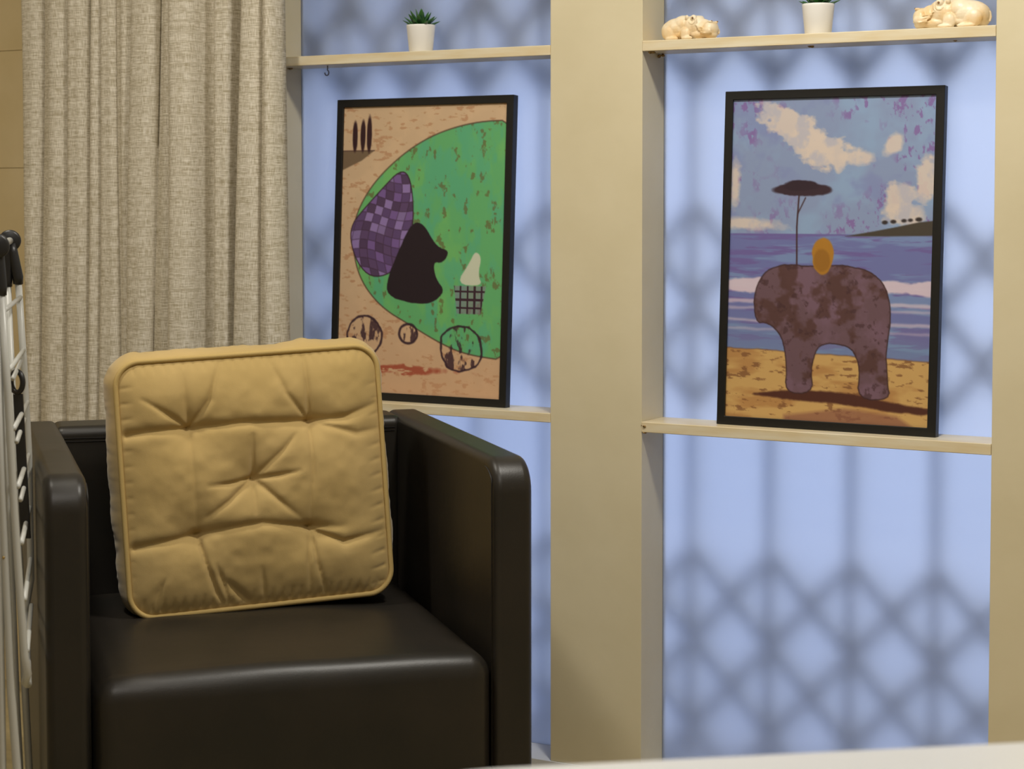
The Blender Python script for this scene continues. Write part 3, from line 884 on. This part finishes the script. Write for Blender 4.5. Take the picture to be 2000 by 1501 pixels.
# ------------------------------------------------------------------ cushion
def cushion():
    CW_, CHt, TH, RC = 0.452, 0.432, 0.112, 0.040
    T = empty('cushion', (0, 0, 0), 0, 'square mustard boxed cushion with five tufts, standing on the armchair seat', 'cushion')
    # panel coordinates: u right, v up, -1..1
    def cf(px, py):
        u = (px - 493 - (py - 945) * 0.04) / 240.0
        v = -(py - 947 + (px - 493) * 0.068) / 241.0
        return u, v
    tufts = [cf(372, 845), cf(592, 835), cf(485, 943), cf(382, 1048), cf(588, 1040)]
    seg = []
    def C(pts, dep, w, soft=False):
        P = [cf(*p) for p in pts]
        for i in range(len(P) - 1):
            seg.append((P[i], P[i + 1], dep, w, i == 0 and soft, i == len(P) - 2))
    C([(236, 862), (300, 850), (372, 845), (480, 835), (592, 835), (660, 828), (725, 800)], 0.0065, 0.035)
    C([(245, 1076), (310, 1062), (382, 1048), (440, 1036), (500, 1028), (588, 1040), (650, 1040)], 0.0055, 0.035)
    C([(372, 845), (366, 790), (362, 735)], 0.0035, 0.028); C([(372, 845), (330, 815), (290, 790)], 0.0045, 0.020)
    C([(372, 845), (410, 790), (430, 720)], 0.0055, 0.024); C([(592, 835), (590, 770), (585, 700)], 0.0045, 0.020)
    C([(592, 835), (595, 940), (588, 1040)], 0.0030, 0.018); C([(592, 835), (550, 780), (515, 700)], 0.0035, 0.022)
    C([(592, 835), (680, 860), (735, 850)], 0.0035, 0.03); C([(588, 1040), (600, 1110), (618, 1175)], 0.0040, 0.016)
    C([(588, 1040), (584, 1110), (588, 1180)], 0.0030, 0.014); C([(600, 1050), (650, 1070), (735, 1050)], 0.0060, 0.030)
    C([(485, 943), (485, 900), (487, 860)], 0.0050, 0.022); C([(485, 943), (540, 890), (565, 860)], 0.0040, 0.022)
    C([(485, 943), (440, 952), (405, 955)], 0.0050, 0.018); C([(485, 943), (530, 938), (570, 930)], 0.0050, 0.018)
    C([(485, 943), (440, 985), (400, 1015)], 0.0050, 0.022); C([(485, 943), (530, 985), (570, 1020)], 0.0040, 0.022)
    C([(485, 943), (487, 985), (488, 1020)], 0.0025, 0.016); C([(372, 845), (376, 940), (382, 1048)], 0.0026, 0.03)
    C([(382, 1048), (395, 1100), (415, 1160), (430, 1185)], 0.0050, 0.018); C([(412, 1100), (430, 1150), (437, 1185)], 0.0040, 0.018, True)
    C([(497, 1110), (500, 1155), (503, 1180)], 0.0035, 0.016, True); C([(425, 1130), (458, 1165), (485, 1190)], 0.0050, 0.028, True)
    C([(322, 1125), (310, 1155), (300, 1190)], 0.0025, 0.020, True)
    for i in range(26):
        x = 262 + i * 18.0
        C([(x, 1195 - (x - 262) * 0.06), (x + 4, 1172 - (x - 262) * 0.06)], 0.0022, 0.014)
        C([(x - 6, 722 - (x - 250) * 0.06), (x - 4, 742 - (x - 250) * 0.06)], 0.0022, 0.014)
    for i in range(14):
        y = 760 + i * 30
        C([(728, y), (705, y + 6)], 0.0020, 0.016); C([(244, y + 10), (268, y + 6)], 0.0020, 0.016)
    n = 170
    g = np.linspace(-1, 1, n + 1)
    g = np.sign(g) * (1 - (1 - np.abs(g)) ** 1.15)
    U, Vv = np.meshgrid(g, g, indexing='ij')
    def rr_bound(U, Vv):
        t = np.maximum(np.abs(U), np.abs(Vv)); t_ = np.where(t < 1e-9, 1, t)
        bx = U / t_ * CW_ / 2; by = Vv / t_ * CHt / 2
        # pull the corners in to a rounded square
        cx = CW_ / 2 - RC; cy = CHt / 2 - RC
        ox = np.abs(bx) - cx; oy = np.abs(by) - cy
        inn = (ox > 0) & (oy > 0)
        ln = np.hypot(ox, oy); ln = np.where(ln < 1e-9, 1, ln)
        bx2 = np.where(inn, np.sign(bx) * (cx + ox / ln * RC), bx)
        by2 = np.where(inn, np.sign(by) * (cy + oy / ln * RC), by)
        return t, bx2, by2
    t, bx, by = rr_bound(U, Vv)
    PX = t * bx; PY = t * by
    u = PX / (CW_ / 2); v = PY / (CHt / 2)
    hgt = 0.022 * (1 - t ** 5) ** 0.8 + 0.014 * (1 - t ** 2)
    dimp = np.zeros_like(hgt)
    for (a, b) in tufts:
        d = np.hypot(u - a, v - b)
        dimp += 0.023 * np.exp(-(d / 0.17) ** 1.3) + 0.007 * np.exp(-(d / 0.035) ** 2)
    cre = np.zeros_like(hgt)
    for (p, q, dep, w, f0, f1) in seg:
        ex, ey = q[0] - p[0], q[1] - p[1]; l2 = ex * ex + ey * ey
        s = ((u - p[0]) * ex + (v - p[1]) * ey) / l2
        sc = np.clip(s, 0, 1)
        d = np.hypot(u - p[0] - sc * ex, v - p[1] - sc * ey)
        k = np.ones_like(s)
        if f1: k = k * (1 - 0.75 * sc)
        if f0: k = k * np.clip(sc * 1.6 + 0.05, 0, 1)
        cre = np.maximum(cre, 1.6 * dep * k * np.exp(-(d / w) ** 1.4))
    nz_ = (vnoise(u + 3, v + 3, 3.0, 7, 3) - 0.5) * 0.010 + (vnoise(u * 1.5 + 5, v + 3, 7.0, 9, 3) - 0.5) * 0.0015
    hgt = hgt - dimp * (1 - t ** 8) - cre * np.clip((1 - t) * 20, 0, 1) + nz_ * (1 - t ** 6)
    # front sheet (towards -y)
    verts = []; faces = []
    for i in range(n + 1):
        for j in range(n + 1):
            verts.append((PX[i, j], -TH / 2 - hgt[i, j], PY[i, j]))
    def id_(i, j): return i * (n + 1) + j
    for i in range(n):
        for j in range(n):
            faces.append((id_(i, j), id_(i + 1, j), id_(i + 1, j + 1), id_(i, j + 1)))
    loop = [(i, 0) for i in range(n)] + [(n, j) for j in range(n)] + [(i, n) for i in range(n, 0, -1)] + [(0, j) for j in range(n, 0, -1)]
    rim = [id_(*p) for p in loop]
    prev = rim
    K = 10
    rim_xy = [(verts[r][0], verts[r][2]) for r in rim]
    N_ = len(rim)
    for k in range(1, K + 1):
        s = k / K
        cur = []
        for q in range(N_):
            x, y = rim_xy[q]
            a = rim_xy[q - 1]; b = rim_xy[(q + 1) % N_]
            tx, ty = b[0] - a[0], b[1] - a[1]; ln = math.hypot(tx, ty) or 1
            nx_, ny_ = ty / ln, -tx / ln
            bul = (0.012 + 0.006 * min(1, max(0, (y + CHt / 2) / 0.1))) * math.sin(math.pi * s) ** 0.7 * (1 + 0.35 * noise.noise(Vector((x * 14, y * 14, 3))))
            bul += 0.0016 * math.sin(math.pi * s) * noise.noise(Vector((x * 90, y * 90, s * 3)))
            verts.append((x + nx_ * bul, -TH / 2 + TH * s, y + ny_ * bul)); cur.append(len(verts) - 1)
        for q in range(N_):
            r_ = (q + 1) % N_
            faces.append((prev[r_], prev[q], cur[q], cur[r_]))
        prev = cur
    # back sheet
    base = len(verts); nb = n
    for i in range(n + 1):
        for j in range(n + 1):
            hb = 0.018 * (1 - t[i, j] ** 4)
            verts.append((PX[i, j], TH / 2 + hb, PY[i, j]))
    for i in range(n):
        for j in range(n):
            faces.append((base + id_(i, j), base + id_(i, j + 1), base + id_(i + 1, j + 1), base + id_(i + 1, j)))
    o = obj('cover', verts, faces, mustard, T, True)
    bm = bmesh.new(); bm.from_mesh(o.data)
    bmesh.ops.remove_doubles(bm, verts=bm.verts, dist=1e-5)
    bmesh.ops.recalc_face_normals(bm, faces=bm.faces)
    bm.to_mesh(o.data); bm.free()
    for s in (-1, 1):
        pts = []
        for q in range(0, N_, 2):
            x, y = rim_xy[q]
            a = rim_xy[q - 1]; b = rim_xy[(q + 1) % N_]
            tx, ty = b[0] - a[0], b[1] - a[1]; ln = math.hypot(tx, ty) or 1
            pts.append((x + ty / ln * 0.002, s * (TH / 2 + 0.002), y - tx / ln * 0.002))
        MB().tube(pts, 0.0046, 10, True).build('piping', piping, T, True)
    for (a, b) in tufts:
        x, y = a * CW_ / 2, b * CHt / 2
        d = (u - a) ** 2 + (v - b) ** 2
        i, j = np.unravel_index(np.argmin(d), d.shape)
        yy = -TH / 2 - hgt[i, j] - 0.0008
        c = MB()
        c.tube([(x - 0.004, yy, y + 0.002), (x + 0.004, yy, y - 0.002)], 0.0009, 6)
        c.tube([(x - 0.001, yy, y - 0.005), (x + 0.001, yy, y + 0.004)], 0.0009, 6)
        tag(c.build('tuft_stitch', piping, T, True), 'pale crossed thread of a tuft')
    # pose: standing on the seat, leaning back a little and turned with the chair
    cx, cy, cz = 0.379, 0.466, 0.6625
    Mc = Matrix.Translation((cx, cy, cz)) @ Matrix.Rotation(rad(-4.5), 4, 'X') @ Matrix.Rotation(rad(-2.8), 4, 'Y')
    chm = Matrix.Translation(CH.location) @ Matrix.Rotation(rad(46.4536), 4, 'Z')
    T.matrix_world = chm @ Mc
    return T


cushion()


# ------------------------------------------------------------------ folded clothes airer
def airer():
    O = Vector((0.43, -1.24, 0))
    T = empty('clothes_airer', O, 0, 'folded white clothes airer with black joints standing left of the armchair', 'clothes airer')
    side = Vector((math.cos(rad(46.4536)), math.sin(rad(46.4536)), 0))
    def P(*a):
        # every tube keeps a few millimetres clear of the armchair's side
        r_ = []
        for p in a:
            p = Vector(p); d = (p - Vector((0.521, -1.267, 0))).dot(side)
            if d > -0.0085: p = p - side * (d + 0.0085)
            r_.append(p - O)
        return r_
    nA = P((0.5473, -1.3737, 1.0301), (0.5591, -1.3757, 0.8798), (0.5714, -1.3785, 0.7121), (0.5794, -1.3796, 0.616), (0.5889, -1.3804, 0.5097))
    fA = P((0.2945, -1.0803, 1.0288), (0.3076, -1.082, 0.8725), (0.3193, -1.0828, 0.7433), (0.3259, -1.0845, 0.6504), (0.3328, -1.0868, 0.5434))
    # frame A: near rail, rounded foot bend, cross tube, far rail as one bent tube
    nb = P((0.5925, -1.3780, 0.484), (0.5915, -1.3700, 0.470), (0.585, -1.358, 0.464))
    fb = P((0.345, -1.104, 0.4700), (0.338, -1.093, 0.478), (0.3345, -1.088, 0.495))
    nb = [nb[0]] + [p - side * 0.009 for p in nb[1:]]; fb = [p - side * 0.009 for p in fb]
    MB().tube(nA + nb + fb + fA[::-1], 0.0056, 12).build('rack_frame', white_metal, T, True)
    rn = P((0.5531, -1.3722, 0.9976), (0.5608, -1.3727, 0.9137), (0.5679, -1.3736, 0.8299), (0.5749, -1.3744, 0.7482), (0.5812, -1.3754, 0.6687), (0.587, -1.3768, 0.5892), (0.5919, -1.3782, 0.5169))
    rf_ = P((0.2988, -1.0797, 0.9959), (0.3052, -1.081, 0.9112), (0.313, -1.0815, 0.8273), (0.3193, -1.0828, 0.7433), (0.3235, -1.0854, 0.6586), (0.3291, -1.087, 0.5764), (0.3338, -1.0887, 0.5023))
    for a, b in zip(rn, rf_):
        MB().tube([a, b], 0.0036, 10).build('rung', white_metal, T, True)
    # leg frame B
    nB = P((0.541, -1.3773, 1.0301), (0.5555, -1.3856, 0.7482), (0.5666, -1.3894, 0.5748), (0.5739, -1.3922, 0.4562), (0.5834, -1.3929, 0.35), (0.6085, -1.3986, 0.012))
    fB = P((0.2796, -1.0891, 1.0247), (0.2981, -1.0956, 0.7327), (0.3197, -1.1041, 0.3789), (0.3474, -1.1103, 0.012))
    leg = MB().tube(nB, 0.0060, 12).build('leg', white_metal, T, True)
    MB().ell(nB[0].lerp(nB[1], 1.35) + Vector((0.0035, -0.0050, 0)), (0.0022, 0.0022, 0.0022), None, 10, 6).build('screw', brass, leg, True)
    MB().tube(fB, 0.0060, 12).build('leg', white_metal, T, True)
    MB().tube([nB[-1] + Vector((0, 0, 0.05)), fB[-1] + Vector((0, 0, 0.05))], 0.005, 12).build('cross_tube', white_metal, T, True)
    nC = P((0.5373, -1.3794, 1.0301), (0.5574, -1.3951, 0.5676), (0.5659, -1.4031, 0.35), (0.5795, -1.416, 0.012))
    fC = P((0.274, -1.0950, 1.0250), (0.290, -1.104, 0.70), (0.3150, -1.118, 0.35), (0.338, -1.124, 0.012))
    MB().tube(nC, 0.0055, 12).build('leg', white_metal, T, True)
    MB().tube(fC, 0.0055, 12).build('leg', white_metal, T, True)
    for q in (nB[-1], fB[-1], nC[-1], fC[-1]):
        MB().lathe([(0.009, 0), (0.0095, 0.004), (0.0075, 0.03)], (q.x, q.y, 0), 16).build('foot_cap', black_plastic, T, True)
    # joints and cross tube at the top
    jn, jf = P((0.5409, -1.374, 1.0879), (0.2816, -1.0843, 1.0864))
    MB().tube([jn, jf], 0.0058, 12).build('cross_tube', white_metal, T, True)
    ax = (jf - jn).normalized()
    for j, tops, sg in ((jn, (nA[0], nB[0]), -1), (jf, (fA[0], fB[0], ), 1)):
        b = MB()
        c0 = j + ax * (0.004 * sg)
        b.tube([c0 - ax * 0.009, c0 - ax * 0.007, c0 + ax * 0.007, c0 + ax * 0.009], [0.014, 0.0175, 0.0175, 0.014], 28)
        jo = b.build('joint', black_plastic, T, True)
        for tp in tops:
            d = (tp - j).normalized()
            MB().tube([j + d * 0.006, j + d * 0.02, tp - Vector((0, 0, 0.001)), tp - Vector((0, 0, 0.012))], [0.009, 0.0088, 0.0085, 0.0078], 16).build('socket', black_plastic, jo, True)
    # folded wing behind the rungs: black bracket and guide strip with two rungs
    c = Vector((0.4264, -1.2212, 0.877)) - O
    b = MB()
    b.tube([c + ax * 0.0 + Vector((0, 0, 0)) + (Vector((-0.6, 0, 0)).normalized() * 0.012 * math.cos(a) + Vector((0, 0, 1)) * 0.016 * math.sin(a)) for a in [2 * math.pi * k / 24 for k in range(24)]], 0.0042, 8, True)
    b.build('bracket', black_plastic, T, True)
    s0 = c + Vector((0.002, 0, -0.018)); s1 = Vector((0.4440, -1.2250, 0.640)) - O
    b = MB()
    nrm = Vector((0.87, 0.5, 0)) * 0.0075; th = Vector((0.5, -0.87, 0)) * 0.002
    q = [s0 - nrm, s0 + nrm, s1 + nrm, s1 - nrm]
    b.add([p + th for p in q] + [p - th for p in q], [(0, 1, 2, 3), (7, 6, 5, 4), (0, 4, 5, 1), (1, 5, 6, 2), (2, 6, 7, 3), (3, 7, 4, 0)])
    b.build('guide_strip', black_plastic, T, bevel=0.001)
    for zz, k in ((0.892, 0), (0.80, 1), (0.715, 2)):
        a = Vector((0.500 + 0.006 * k, -1.305, zz)) - O; bb = Vector((0.330 + 0.006 * k, -1.113, zz + 0.004)) - O
        MB().tube([a, bb], 0.0034, 10).build('rung', white_metal, T, True)


airer()


# ------------------------------------------------------------------ white table in the foreground
def table():
    ang = rad(39.2)
    ex = Vector((math.cos(ang), math.sin(ang), 0)); ey = Vector((math.sin(ang), -math.cos(ang), 0))
    c0 = Vector((1.862, -2.154, 0))          # left end of the straight far edge
    Lx, Ly, R_ = 1.15, 0.72, 0.16
    T = empty('table', c0 + ex * (Lx / 2 - 0.19) + ey * (Ly / 2), ang, 'white table top with rounded corners in the blurred foreground', 'table')
    pts = []
    for cx, cy, a0 in ((Lx / 2 - R_, Ly / 2 - R_, 0), (-Lx / 2 + R_, Ly / 2 - R_, 90), (-Lx / 2 + R_, -Ly / 2 + R_, 180), (Lx / 2 - R_, -Ly / 2 + R_, 270)):
        for k in range(17):
            a = rad(a0 + k * 90 / 16); pts.append((cx + R_ * math.cos(a), cy + R_ * math.sin(a)))
    n = len(pts)
    v = [(x, y, 0.715) for x, y in pts] + [(x, y, 0.740) for x, y in pts]
    f = [tuple(range(n - 1, -1, -1)), tuple(range(n, 2 * n))] + [(k, (k + 1) % n, n + (k + 1) % n, n + k) for k in range(n)]
    MB().add(v, f).build('tabletop', tablew, T, bevel=0.004)
    for sx_ in (-1, 1):
        for sy in (-1, 1):
            MB().lathe([(0.014, 0), (0.02, 0.715)], (sx_ * (Lx / 2 - 0.11), sy * (Ly / 2 - 0.11), 0), 24).build('leg', tablew, T, True)


table()
